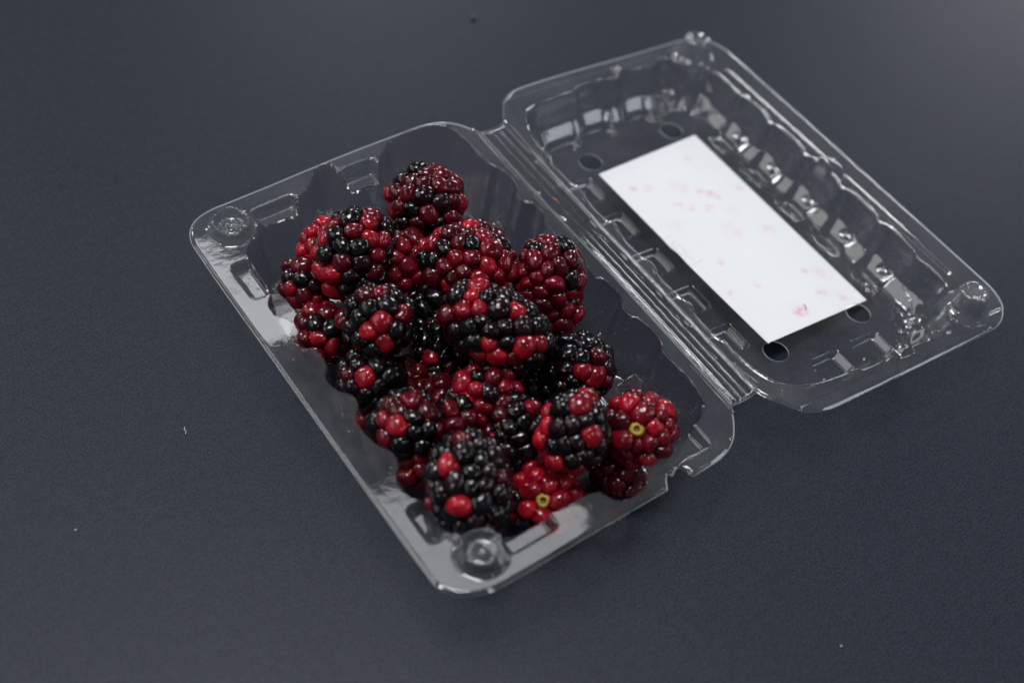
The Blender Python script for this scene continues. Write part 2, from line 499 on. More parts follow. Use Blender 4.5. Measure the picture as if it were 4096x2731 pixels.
def tray_z(X, Y):
    d = poly_sdf(TRAY_IN, X, Y)
    t = ramp((d + 0.25) / 2.9, 16)
    z = FLOOR_Z * t + 0.65 * np.exp(-((d + 0.75) / 0.36) ** 2)
    # stacking steps along the foot of the walls
    for (x0, x1, y0, y1, h) in [(-9.6, -3, 33.6, 41.6, 4.4), (-9.6, -3, 16.6, 24.6, 4.4), (-9.6, -3, -0.6, 7.4, 4.4), (-9.6, -3, -17.4, -10, 4.4),
                                (-9.6, -3, -35, -26.6, 4.4), (-86, -78, 16, 25, 4.4), (-86, -78, -10, -2, 4.4), (-86, -78, -31, -22, 4.4),
                                (-58, -30, 59.6, 72, 4.6), (-46, -32, -72, -59, 6.5)]:
        z = np.maximum(z, FLOOR_Z + h * box_mask(X, Y, x0, x1, y0, y1, 1.0, 1.0) - 50 * (d < 0))
    # fine vertical creases in the drawn walls
    wall = (d > 0.2) & (d < 4.0)
    z = z + np.where(wall, 0.5 * (np.exp(-((np.mod(X + 4, 11.5) - 5.7) / 0.35) ** 2) + np.exp(-((np.mod(Y + 3, 12.3) - 6.1) / 0.35) ** 2)) * sstep((d - 0.2) / .8) * sstep((4 - d) / .8), 0)
    # flat floor detailing
    z = z + 1.0 * box_mask(X, Y, -72, -15, -48, 48, 1.5, 5)
    z = z + 0.8 * (box_mask(X, Y, -60, -27, -36, 36, 1.2, 4) - box_mask(X, Y, -56, -31, -32, 32, 1.2, 4))
    # shallow slots let into the rim
    for (x0, x1, y0, y1, h) in [(-88.0, -81.6, 35.2, 48.8, 3.6), (-88.0, -80.6, -52.5, -41, 3.6), (-73.4, -60.2, 58.0, 64.2, 3.4),
                                (-73.4, -59.6, -64.8, -58.5, 3.4), (-44.6, -33.4, 58.5, 65.4, 5.0), (-31.2, -12.2, -65.2, -57, 2.8)]:
        z = np.minimum(z, -h * box_mask(X, Y, x0, x1, y0, y1, 1.1, 1.6) + 0.0)
    # snap sockets
    for bx, by in TRAY_BTN:
        r = np.hypot(X - bx, Y - by)
        z = np.where(r < 8, z + socket_profile(r), z)
    # slightly turned-down lip
    e = poly_sdf(TRAY_OUT, X, Y)
    z = z - 0.8 * ramp((0.75 - e) / 0.8, 8) * (X < -1.0)
    return z + 0.25 * wobble(X, Y)


def btn_bound(bx, by, R):
    return lambda X, Y: R - np.hypot(X - bx, Y - by)


tb = {'out': lambda X, Y: poly_sdf(TRAY_OUT, X, Y),
      'in': lambda X, Y: poly_sdf(TRAY_IN, X, Y) + 0.9,
      'b0': btn_bound(*TRAY_BTN[0], 6.9), 'b1': btn_bound(*TRAY_BTN[1], 6.9)}
tray = empty("tray", tuple(OFF * 0 * MM), PUNNET)
bpy.data.objects.remove(tray)
xs = grid_lines([(-94.2, -78, 0.28), (-78, -12, 0.55), (-12, 0.6, 0.26)])
ys = grid_lines([(-71.6, -52, 0.27), (-52, 52, 0.42), (52, 71.8, 0.27)])
TM = [PLASTIC, EDGE]
tray, tray_rim, s0, s1 = sheet(xs, ys, tray_z, tb, [
    ("tray", PUNNET, lambda v: (v['out'] > 0) & (v['in'] > 0) & (v['b0'] < 0) & (v['b1'] < 0)),
    ("rim", None, lambda v: (v['out'] > 0) & (v['in'] <= 0) & (v['b0'] < 0) & (v['b1'] < 0)),
    ("snap_socket", None, lambda v: v['b0'] >= 0),
    ("snap_socket", None, lambda v: v['b1'] >= 0)], TM, to_world=tray_world)
for o in (tray_rim, s0, s1): o.parent = tray
tray.data.materials[0] = STAINED
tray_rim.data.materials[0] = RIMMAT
for o in (s0, s1): o.data.materials[0] = STUDMAT

# lid --------------------------------------------------------------
TILT = -0.11092
LID_OUT = chaikin([(0.2, -56), (0.2, 56), (0.8, 60.5), (3.4, 64), (6.5, 68.4), (11, 71.4), (18, 72.3), (76, 72.2), (84, 72), (90, 69), (93.4, 63),
                   (94, 56), (94, -56), (93.4, -63), (90, -69), (84, -72.2), (76, -72.6), (20, -72.2), (12, -71.6), (7, -68.8), (4, -64.5), (1, -60.5)], 2)
LID_IN = [(4.6, -46)]
for yc in (-33.4, -16.8, 0.2, 17, 33.6):
    LID_IN += [(4.9, yc - 6.6), (3.4, yc - 5.2), (3.4, yc + 4.8), (4.9, yc + 6.0)]
LID_IN += [(4.8, 46), (6, 54), (9, 59), (14, 61.4), (26, 62.4)]
for xc in (37.6, 54.4):
    LID_IN += [(xc - 6.8, 61.9), (xc - 5.6, 63.7), (xc + 5.4, 63.7), (xc + 6.4, 62.0)]
LID_IN += [(67, 65.2), (70.4, 63.6), (71.8, 60), (74.6, 57), (78.6, 55.4), (81, 52)]
for yc in (33.6, 17, 0.2, -16.8, -33.4):
    LID_IN += [(79.9, yc + 6.9), (82.0, yc + 5.6), (81.6, yc - 5.4), (79.9, yc - 6.8)]
LID_IN += [(81, -51), (78.6, -55.6), (74.6, -57.4), (71.8, -60.6), (70.2, -65), (67.4, -67.2)]
for xc in (54.4, 37.6):
    LID_IN += [(xc + 6.6, -63.9), (xc + 5.4, -65.8), (xc - 5.4, -65.8), (xc - 6.8, -63.9)]
LID_IN += [(26, -64.4), (16, -63.2), (10, -61), (6, -55.5)]
LID_IN = chaikin(LID_IN, 2)
LID_BTN = [(79.0, 62.6), (78.4, -63.2)]
HOLES = [(25.5, 43.9), (60.1, 45.6), (59.9, -43.3), (26.1, -43.4)]
PANEL = -12.4


def stud_profile(r):
    z = 1.0 * ramp((6.9 - r) / 0.7, 9)
    z = z + 1.2 * ramp((6.0 - r) / 0.7, 9)
    z = z + 5.2 * ramp((5.5 - r) / 1.3, 7)
    z = z - 0.5 * np.exp(-((r - 5.35) / 0.3) ** 2)
    z = z - 0.7 * ramp((3.2 - r) / 1.0, 8)
    return z


def lid_z(X, Y):
    d = poly_sdf(LID_IN, X, Y)
    # pockets pressed below the panel
    b = np.zeros(X.shape)
    for yc in (-33.4, -16.8, 0.2, 17, 33.6):
        b = np.maximum(b, box_mask(X, Y, 5, 20.8, yc - 5.2, yc + 4.9, 1.5, 1.6))
        b = np.maximum(b, box_mask(X, Y, 69.8, 99, yc - 5.9, yc + 5.9, 1.2, 2.8))
    for xc in (37.6, 54.0):
        b = np.maximum(b, box_mask(X, Y, xc - 5.5, xc + 5.5, -99, -50.4, 1.4, 1.8))
        b = np.maximum(b, box_mask(X, Y, xc - 5.6, xc + 5.6, 51.0, 99, 1.3, 2.6))
    b = np.maximum(b, box_mask(X, Y, 16.5, 29, 51.0, 99, 1.4, 4))
    for sy in (1, -1):
        r = np.hypot(X - 64.5, Y - sy * 44.5)
        w = sstep((X - 62) / 3) * sstep((sy * Y - 42) / 3)
        arc = np.clip(1 - ((r - 14.5) / 2.1) ** 4, 0, 1) * w
        b = np.maximum(b, 0.95 * arc)
    r = np.hypot(X - 25.0, Y + 44.0)
    b = np.maximum(b, 0.9 * np.clip(1 - ((r - 14.6) / 1.9) ** 4, 0, 1) * sstep((28 - X) / 3) * sstep((-40 - Y) / 4))
    floor_ = PANEL - 2.1 * b
    rimline = 0.16 * np.exp(-((b - 0.12) / 0.09) ** 2) * sstep((d - 0.6) / 1.2)
    upper = rimline - 4.6 * ramp((d + 0.2) / 1.3, 10) - 4.4 * ramp((d - 1.2) / 1.5, 10)
    lower = (PANEL + 9.0) * ramp((d - 2.8) / 3.1, 16) + (floor_ - PANEL) * ramp((d - 5.7) / 1.0, 9)
    z = upper + lower + 0.45 * np.exp(-((d + 0.7) / 0.4) ** 2)
    # fluting of the far corners
    for sy in (1, -1):
        th = np.arctan2(sy * Y - 62, X - 78)
        rr_ = np.hypot(X - 78.5, sy * Y - 62.5)
        z = z + 0.9 * np.sin(th * 11.0) * np.exp(-((rr_ - 11.5) / 2.2) ** 2) * (d > 0.6) * sstep((d - 0.6) / 1.5)
    # small dents in the wall pockets
    for yc in (-33.4, -16.8, 0.2, 17, 33.6):
        z = z - 0.9 * np.exp(-(((X - 78.2) / 1.0) ** 2 + ((Y - yc + 0.8) / 1.5) ** 2))
        z = z - 0.7 * np.exp(-(((X - 72.8) / 1.1) ** 2 + ((Y - yc + 1.0) / 1.3) ** 2)) * (b > .9)
    # raised bead along the free edge and step near the ends
    for (y0, y1) in ((4.6, 53), (-51.6, -4.4)):
        z = z + 0.7 * box_mask(X, Y, 84.3, 86.3, y0, y1, 0.8, 0.9)
    z = z - 0.45 * ramp((np.abs(Y) - 67.6) / 0.7, 8) * (d < 0)
    # opening tabs
    for (x0, x1, y0, y1) in ((80.8, 87.6, -1.6, 4.2), (48.2, 53.2, 62.2, 68.4), (46.6, 51.4, -68.4, -63.6)):
        z = z + np.where(d < 2.5, 1, 0) * (2.2 * box_mask(X, Y, x0, x1, y0, y1, 1.6, 1.6)) * ramp(1 - np.clip(d, 0, 2.5) / 2.5, 6)
    for bx, by in LID_BTN:
        r = np.hypot(X - bx, Y - by)
        z = np.where(r < 8.5, z + stud_profile(r), z)
    e = poly_sdf(LID_OUT, X, Y)
    z = z - 0.7 * ramp((0.75 - e) / 0.8, 8)
    return z + 0.16 * wobble(X + 40, Y - 17) * sstep((7 - d) / 3)


CT, ST = math.cos(TILT), math.sin(TILT)


def lid_world(P):
    x = 8.5 + P[:, 0] * CT - P[:, 2] * ST
    z = P[:, 0] * ST + P[:, 2] * CT
    return np.stack([x, P[:, 1], z], -1) + OFF


# the lid gets its own frame (an object transform), so its parts are built in lid coordinates
lb = {'out': lambda X, Y: poly_sdf(LID_OUT, X, Y),
      'in': lambda X, Y: poly_sdf(LID_IN, X, Y) + 0.9,
      'b0': btn_bound(*LID_BTN[0], 7.2), 'b1': btn_bound(*LID_BTN[1], 7.2)}
for i, (hx_, hy_) in enumerate(HOLES): lb['h%d' % i] = btn_bound(hx_, hy_, 3.75)


def nohole(v):
    return (v['h0'] < 0) & (v['h1'] < 0) & (v['h2'] < 0) & (v['h3'] < 0)


xs = grid_lines([(-0.5, 94.6, 0.34)])
ys = grid_lines([(-73.2, 73.0, 0.34)])
lid, lid_rim, t0, t1 = sheet(xs, ys, lid_z, lb, [
    ("lid", PUNNET, lambda v: (v['out'] > 0) & (v['in'] > 0) & (v['b0'] < 0) & (v['b1'] < 0) & nohole(v)),
    ("rim", None, lambda v: (v['out'] > 0) & (v['in'] <= 0) & (v['b0'] < 0) & (v['b1'] < 0)),
    ("snap_stud", None, lambda v: v['b0'] >= 0),
    ("snap_stud", None, lambda v: v['b1'] >= 0)], TM)
for o in (lid_rim, t0, t1): o.parent = lid
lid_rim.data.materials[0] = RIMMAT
for o in (t0, t1): o.data.materials[0] = STUDMAT
lid.matrix_basis = Matrix.Translation(((8.5 + OFF[0]) * MM, 0, OFF[2] * MM)) @ Matrix.Rotation(-TILT, 4, 'Y')

# label on the underside of the lid panel, seen through it
lab_poly = [(24.7, 38.6), (66.5, 41.0), (66.5, -40.4), (26.4, -39.9)]
top = []
A, B_, C_, D_ = [np.array(q) for q in lab_poly]
ring = []
for t in np.linspace(0, 1, 14, endpoint=False): ring.append(A + (B_ - A) * t)
for t in np.linspace(0, 1, 24, endpoint=False): ring.append(B_ + (C_ - B_) * t)
for t in np.linspace(0, 1, 14, endpoint=False): ring.append(C_ + (D_ - C_) * t)
for t in np.linspace(0, 1, 40, endpoint=False):
    p_ = D_ + (A - D_) * t
    p_ = p_ + np.array([-0.35 * math.sin(math.pi * t) + 0.25 * math.exp(-((t - .5) / .03) ** 2) - .2 * math.exp(-((t - .56) / .02) ** 2), 0])
    ring.append(p_)
nr = len(ring)
lv = [(p_[0] * MM, p_[1] * MM, (PANEL - 0.37) * MM) for p_ in ring] + [(p_[0] * MM, p_[1] * MM, (PANEL - 0.47) * MM) for p_ in ring]
lf = [tuple(range(nr))[::-1], tuple(range(nr, 2 * nr))] + [(i, (i + 1) % nr, nr + (i + 1) % nr, nr + i) for i in range(nr)]
lab = mesh_obj("label", lv, lf, LABEL, lid, smooth=False)
lab['label'] = "white paper label with pink juice smears"

# moulded characters beside the label
marks = [[(26.88, 7.08), (28.74, 7.49)],
         [(26.05, 4.58), (26.61, 3.97), (26.45, 2.99), (26.32, 1.97)],
         [(26.75, 4.6), (27.4, 4.9), (28.1, 4.6), (28.5, 3.83), (28.38, 2.8)],
         [(28.18, 1.47), (28.7, 0.9), (28.64, 0.2), (28.1, -0.7), (27.5, -1.05), (26.9, -0.6), (26.47, 0.13), (26.02, 0.86)],
         [(26.29, -2.09), (26.9, -1.95), (27.59, -2.16), (28.26, -3.0), (28.71, -4.09)],
         [(31.0, -4.98), (28.08, -5.2), (25.71, -5.33), (24.53, -5.3)],
         [(24.75, 4.47), (24.78, 3.21), (25.28, 2.36)]]
for mk in marks:
    V_, F_ = tube([((a - 0.65) * MM, (b - 0.5) * MM, (PANEL + 0.03) * MM) for a, b in mk], 0.09 * MM, 6)
    mesh_obj("moulded_mark", V_, F_, EMBOSS, lid)

# hinge strip -------------------------------------------------------
hx = np.linspace(-0.15, 8.65, 89)


def hinge_z(x):
    z = -0.55 * (ramp((x - 1.3) / 1.2, 8) - ramp((x - 6.4) / 1.2, 8))
    for c, a, w in ((0.5, 0.20, 0.22), (1.9, 0.10, 0.18), (3.9, 0.16, 0.22), (5.9, 0.10, 0.18), (8.1, 0.20, 0.22)):
        z = z + a * np.exp(-((x - c) / w) ** 2)
    return z


hy_n = 90
hys = np.linspace(-58.8, 58.8, hy_n)
Xh, Yh = np.meshgrid(hx, hys, indexing='ij')
rr = np.random.default_rng(3)
kin = np.zeros(hy_n)
for c in (-41, -12, 3, 19, 31): kin += 0.25 * np.exp(-((hys - c) / 1.0) ** 2)
Zh = hinge_z(Xh) + 0.12 * wobble(Xh, Yh) + kin[None, :] * np.exp(-((Xh - 0.9) / 0.5) ** 2) + kin[None, ::-1] * np.exp(-((Xh - 7.8) / 0.5) ** 2)
P0 = np.stack([Xh, Yh, Zh], -1).reshape(-1, 3) + OFF
P1 = P0 - np.array([0, 0, 0.3])
nn = len(P0)
idx = np.arange(nn).reshape(Xh.shape)
Fh = np.stack([idx[:-1, :-1], idx[1:, :-1], idx[1:, 1:], idx[:-1, 1:]], -1).reshape(-1, 4)
fe = [tuple(f) for f in Fh] + [tuple(f[::-1] + nn) for f in Fh]
mi = [0] * len(fe)
for j in (0, hy_n - 1):
    for i in range(len(hx) - 1):
        fe.append((idx[i, j], idx[i + 1, j], idx[i + 1, j] + nn, idx[i, j] + nn)); mi.append(1)
hinge = mesh_obj("hinge", np.concatenate([P0, P1]) * MM, [tuple(int(k) for k in f) for f in fe], TM, PUNNET, True, mi)

# small bits caught on the plastic
BERRIES = [
 ((-31.31, 39.86, 3.0), (0.117, 0.133, 0.984), 10.77, 10.28, 'MMMMD', [(-3.51, 7.82, 4.87, 2.69, 'K'), (0.85, 6.59, 7.06, 2.2, 'K'), (-3.48, -2.1, 8.75, 2.45, 'K'), (-8.17, -3.71, 4.28, 2.69, 'K'), (1.23, -7.02, 6.74, 2.45, 'K'), (-5.66, -8.22, 0.28, 3.67, 'K'), (0.54, -9.86, 1.42, 4.16, 'K'), (-9.63, -2.29, -1.2, 3.43, 'K'), (-4.88, -6.28, 5.92, 3.67, 'M'), (-7.85, -5.7, 2.3, 2.45, 'M'), (4.25, -8.63, 2.63, 3.67, 'M')], 0, 'dark red berry with a black underside, topmost in the punnet by the hinge corner'),
 ((-59.44, 31.79, 5.0), (0.599, 0.341, 0.725), 10.31, 12.65, 'K', [(-7.48, 5.3, 2.82, 3.51, 'R'), (-9.73, 0.62, 1.78, 3.28, 'R'), (-9.44, -3.17, 1.53, 2.58, 'R'), (-10.34, -1.4, -3.15, 3.16, 'R'), (-8.9, -5.33, -4.54, 2.58, 'R'), (-6.08, -7.61, -5.76, 2.58, 'R'), (-3.0, 7.76, 5.52, 3.28, 'R'), (7.31, 0.49, 8.86, 3.51, 'M'), (2.39, -5.31, 8.28, 2.58, 'R'), (4.94, -6.52, 5.71, 3.16, 'M'), (0.32, -9.09, 2.97, 2.58, 'M'), (-0.95, 1.75, 10.33, 2.34, 'M'), (-3.93, -5.84, 6.5, 2.11, 'D'), (1.93, -1.96, 10.22, 2.34, 'M')], 0, 'black berry with bright red drupelets down its left flank, nearest the round corner button'),
 ((-61.4, 44.47, -4.0), (0.672, 0.164, 0.722), 7.26, 8.95, 'R', [], 0, 'all red berry mostly hidden behind the left black berry'),
 ((-70.9, 37.19, -6.0), (-0.041, -0.484, 0.874), 7.15, 7.39, 'KKD', [(-6.31, -0.02, 2.13, 3.34, 'R'), (-5.38, -2.93, -2.58, 3.1, 'R'), (-2.21, -5.67, -2.68, 2.86, 'R'), (1.19, -6.31, -1.75, 2.62, 'D'), (-1.13, 3.39, 5.65, 2.38, 'M')], 0, 'small black berry ringed with red drupelets, leftmost in the punnet'),
 ((-46.81, 26.38, -2.0), (0.396, 0.59, 0.703), 7.18, 10.05, 'MMMR', [(-1.03, 5.72, 5.99, 3.59, 'M')], 0, 'narrow upright dark red berry wedged between two larger berries'),
 ((-33.71, 15.22, 3.0), (0.598, -0.788, 0.145), 9.94, 13.85, 'MMMR', [(-9.3, 4.8, 3.61, 3.55, 'K'), (-6.6, 3.91, 6.62, 3.08, 'K'), (-4.7, 0.59, 8.03, 2.84, 'K'), (-0.21, -1.09, 9.23, 2.6, 'K'), (9.12, -3.48, 5.42, 2.37, 'K'), (-1.4, 3.39, 8.6, 2.37, 'D')], 0, 'wide dark red berry with a black cap, in the middle of the back row'),
 ((-26.5, 24.26, -3.0), (0.676, -0.716, 0.173), 7.57, 9.52, 'MMR', [], 0, 'red berry peeping out behind the wide dark red one'),
 ((-16.18, 0.69, 2.0), (0.266, 0.42, 0.868), 9.26, 10.68, 'MMMMR', [(-1.52, 3.67, 8.79, 3.09, 'K'), (3.62, 1.92, 8.91, 2.85, 'K'), (3.47, -7.08, 3.48, 2.85, 'K'), (1.23, -8.48, -2.98, 2.61, 'K')], 0, 'dark red berry with two black drupelets on top, leaning on the hinge side'),
 ((-16.38, -4.08, -7.0), (0.011, -1.0, -0.029), 7.2, 7.68, 'M', [], 0, 'red berry underneath the one leaning on the hinge side'),
 ((-42.14, -11.06, 8.0), (0.48, -0.863, -0.155), 10.1, 15.49, 'K', [(-1.16, 8.97, 7.63, 4.27, 'R'), (-6.0, 1.59, 8.21, 2.58, 'R'), (2.43, -4.64, 8.26, 2.36, 'R'), (-6.98, -5.85, 2.45, 2.25, 'R'), (-4.62, -8.32, 2.88, 2.58, 'R'), (-8.96, -2.07, -2.49, 2.36, 'R'), (4.55, -12.12, 2.55, 4.49, 'R'), (-9.09, 6.45, 5.51, 2.47, 'M'), (-9.91, 9.06, 0.81, 2.92, 'M'), (-2.19, -11.24, -0.56, 2.69, 'D')], 0, 'largest black berry with scattered bright red drupelets, lying across the centre'),
 ((-65.53, 8.98, 4.0), (0.081, -0.197, 0.977), 9.29, 9.74, 'K', [(0.08, 2.36, 8.63, 3.62, 'M'), (2.35, 0.64, 8.67, 2.72, 'M'), (-0.98, -3.68, 8.18, 2.72, 'R'), (-6.12, -5.54, 2.58, 2.72, 'R'), (-3.95, -7.59, 1.23, 2.49, 'R'), (-0.71, -8.32, 2.48, 2.95, 'M'), (5.24, -4.89, 5.16, 2.49, 'M'), (-7.5, 4.29, 0.18, 3.4, 'M'), (-7.64, -2.56, -3.25, 2.72, 'M')], 0, 'black and red berry with one bright red drupelet facing up, left of the centre'),
 ((-74.15, 22.32, -9.0), (0.226, -0.973, 0.056), 7.74, 8.44, 'MMM', [(-5.32, -3.05, 3.84, 2.81, 'R'), (-2.58, -6.47, 2.95, 2.58, 'R'), (-3.9, -0.67, 6.01, 2.11, 'K'), (-1.02, -1.54, 6.98, 2.35, 'K'), (2.69, -4.69, 5.19, 2.35, 'K')], 0, 'red berry against the left wall below the two leftmost berries'),
 ((-72.93, 0.05, -6.0), (0.62, -0.784, -0.034), 7.71, 9.3, 'K', [(-3.46, -2.84, 5.6, 2.27, 'R'), (-7.21, 3.45, 1.98, 2.49, 'M')], 0, 'black berry with a single red drupelet, under the overhang at the left wall'),
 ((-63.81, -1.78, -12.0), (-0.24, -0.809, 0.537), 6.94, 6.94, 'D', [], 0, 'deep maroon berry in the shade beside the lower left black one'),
 ((-50.41, 0.71, -9.0), (-0.292, -0.861, -0.416), 7.49, 8.89, 'KKK', [(-5.1, -4.59, 2.55, 3.04, 'R'), (-1.1, -7.87, -0.22, 2.34, 'D')], 0, 'wet black berry with one cherry red drupelet, deep in the middle gap'),
 ((-46.84, 12.32, -8.0), (0.435, 0.56, 0.705), 7.14, 9.04, 'K', [], 0, 'glossy all black berry in the dark gap at the centre left'),
 ((-51.84, -20.7, -2.0), (0.785, -0.5, 0.365), 7.39, 9.41, 'MMK', [(-5.29, -2.19, 3.91, 4.93, 'R'), (-4.34, -5.18, 1.15, 3.36, 'R'), (-0.89, -2.34, 6.64, 2.69, 'K'), (-5.43, 0.67, 4.52, 3.36, 'R')], 0, 'bright red clustered berry directly under the largest black berry'),
 ((-25.0, -26.36, -4.0), (0.126, -0.051, 0.991), 8.97, 9.43, 'K', [(-2.94, -5.05, 6.17, 3.22, 'R'), (0.46, -7.29, 4.21, 2.53, 'M'), (1.92, -3.88, 7.53, 2.07, 'M'), (3.7, -7.4, -0.98, 2.53, 'M')], 0, 'wet black berry with a pair of red drupelets, by the hinge side wall'),
 ((-73.84, -19.29, -2.0), (0.137, -0.859, 0.494), 8.76, 9.2, 'K', [(-5.37, 0.8, 6.05, 4.82, 'M'), (-4.55, -3.05, 6.15, 2.85, 'R'), (-7.92, -1.73, 0.77, 3.72, 'M'), (-1.43, 2.86, 7.47, 4.38, 'M'), (5.08, -3.43, 5.68, 2.19, 'M'), (3.49, -7.41, 2.22, 2.19, 'M')], 0, 'dark red berry with black drupelets on its right half, against the lower left wall'),
 ((-61.33, -22.43, -5.0), (0.441, -0.879, -0.18), 6.68, 8.24, 'MMMK', [], 0, 'dark red berry tucked between the lower left berry and the clustered red one'),
 ((-49.56, -33.68, -5.0), (0.468, 0.418, 0.779), 7.33, 9.11, 'K', [(3.33, 2.92, 7.18, 2.67, 'M'), (-0.89, 5.39, 5.44, 2.67, 'M'), (-6.94, 1.08, -1.91, 2.67, 'R')], 0, 'all black berry with a red crown, left of the black berry at the lower right'),
 ((-42.31, -46.1, 4.0), (0.262, 0.294, 0.919), 8.64, 10.59, 'K', [(-5.72, 5.19, 2.62, 3.02, 'R'), (-7.56, 2.74, -1.27, 2.59, 'R'), (-7.86, -0.57, -3.49, 2.81, 'R'), (-0.44, 2.21, 9.3, 3.02, 'R'), (5.57, 2.21, 7.43, 3.67, 'R'), (-6.01, -4.47, -5.36, 3.67, 'R'), (-2.28, -7.28, -4.83, 3.02, 'R'), (1.83, -6.69, 4.28, 2.81, 'R'), (-2.4, 6.29, 5.79, 2.38, 'R'), (-3.19, -3.68, 6.82, 5.4, 'K')], 0, 'black berry edged with bright red drupelets, left of the berry showing its yellow core'),
 ((-24.37, -50.75, -1.6), (-0.501, -0.393, 0.771), 9.32, 9.32, 'MMR', [], 1, 'dark red berry with its yellow stalk core facing up, in the lower right corner'),
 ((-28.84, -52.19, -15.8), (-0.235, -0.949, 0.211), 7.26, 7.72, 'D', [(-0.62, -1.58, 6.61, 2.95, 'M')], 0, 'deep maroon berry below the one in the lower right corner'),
 ((-71.95, -44.36, 1.8), (-0.385, -0.834, -0.396), 10.41, 12.82, 'K', [(0.94, 7.09, 8.6, 3.36, 'M'), (-5.77, 1.99, 7.58, 2.73, 'R'), (-5.72, -5.23, 6.21, 2.31, 'R'), (6.74, -5.17, 4.61, 2.73, 'D'), (-7.78, 5.85, 0.36, 2.73, 'M'), (-9.62, 1.27, -1.76, 2.31, 'M'), (5.78, -8.17, 0.34, 2.52, 'D')], 0, 'big black berry with two red drupelets, behind the front corner button'),
 ((-51.93, -50.06, -14.4), (-0.414, -0.399, 0.818), 9.29, 8.85, 'R', [(-7.49, 0.99, 3.7, 2.21, 'K'), (-7.46, -3.4, -2.57, 2.43, 'K')], 1, 'bright red berry with its yellow stalk core facing up, by the front wall'),
 ((-74.87, -26.69, -9.0), (0.01, -0.991, 0.133), 6.16, 6.6, 'M', [], 0, 'red berry half hidden between the two berries of the lower left'),
 ((-37.05, -21.7, -12.0), (0.01, -0.991, 0.133), 6.96, 7.66, 'K', [], 0, 'black berry in the deep shade under the centre right'),
 ((-55.2, -30.45, -11.0), (0.47, -0.217, 0.856), 6.74, 7.41, 'K', [(-0.21, 0.64, 6.62, 2.69, 'D')], 0, 'black berry in the shade above the big front berry'),
 ((-74.2, -5.67, -13.0), (0.01, -0.991, 0.133), 5.7, 5.93, 'M', [], 0, 'red berry low against the left wall, behind the plastic ribs'),
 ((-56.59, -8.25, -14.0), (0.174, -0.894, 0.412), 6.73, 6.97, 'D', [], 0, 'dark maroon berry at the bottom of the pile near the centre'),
 ((-30.73, -9.19, -10.0), (0.174, -0.894, 0.412), 7.09, 7.09, 'K', [], 0, 'black berry buried right under the largest black berry'),
]

# ------------------------------------------------------------------ blackberries
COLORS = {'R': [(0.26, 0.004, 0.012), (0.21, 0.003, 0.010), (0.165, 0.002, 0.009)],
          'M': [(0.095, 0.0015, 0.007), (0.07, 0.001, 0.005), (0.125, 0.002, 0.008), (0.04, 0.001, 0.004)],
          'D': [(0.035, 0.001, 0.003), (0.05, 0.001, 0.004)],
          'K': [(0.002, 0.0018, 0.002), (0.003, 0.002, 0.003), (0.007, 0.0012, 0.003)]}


def ico(sub):
    import bmesh
    bm = bmesh.new()
    bmesh.ops.create_icosphere(bm, subdivisions=sub, radius=1.0)
    V = np.array([v.co[:] for v in bm.verts]); F = [tuple(v.index for v in f.verts) for f in bm.faces]
    bm.free()
    return V, F


PV, PF = ico(3)
SM = [True] * len(PF)
SHAPES = []
vr = np.random.default_rng(77)
for k in range(24):
    V = PV.copy()
    for _ in range(3):          # low frequency swelling
        q = vr.normal(size=3) * 1.6; V = V * (1 + 0.06 * np.sin(PV @ q + vr.uniform(0, 6)))[:, None]
    if k % 3 == 0:              # a dent or the scar of the style
        c = np.array([vr.uniform(-.35, .35), vr.uniform(-.35, .35), 1.0]); c /= np.linalg.norm(c)
        dist = np.linalg.norm(PV - c, axis=1)
        V = V * (1 - 0.13 * np.exp(-(dist / 0.32) ** 2))[:, None]
    if k % 5 == 1:              # collapsed, slightly wrinkled skin
        V = V * (1 + 0.05 * np.sin(PV @ (vr.normal(size=3) * 6)))[:, None]
    SHAPES.append(V)


def basis(axis):
    a = np.array(axis, float); a /= np.linalg.norm(a)
    t = np.array([0, 0, 1.0]) if abs(a[2]) < .9 else np.array([1.0, 0, 0])
    u = np.cross(t, a); u /= np.linalg.norm(u)
    return np.stack([u, np.cross(a, u), a], 1)


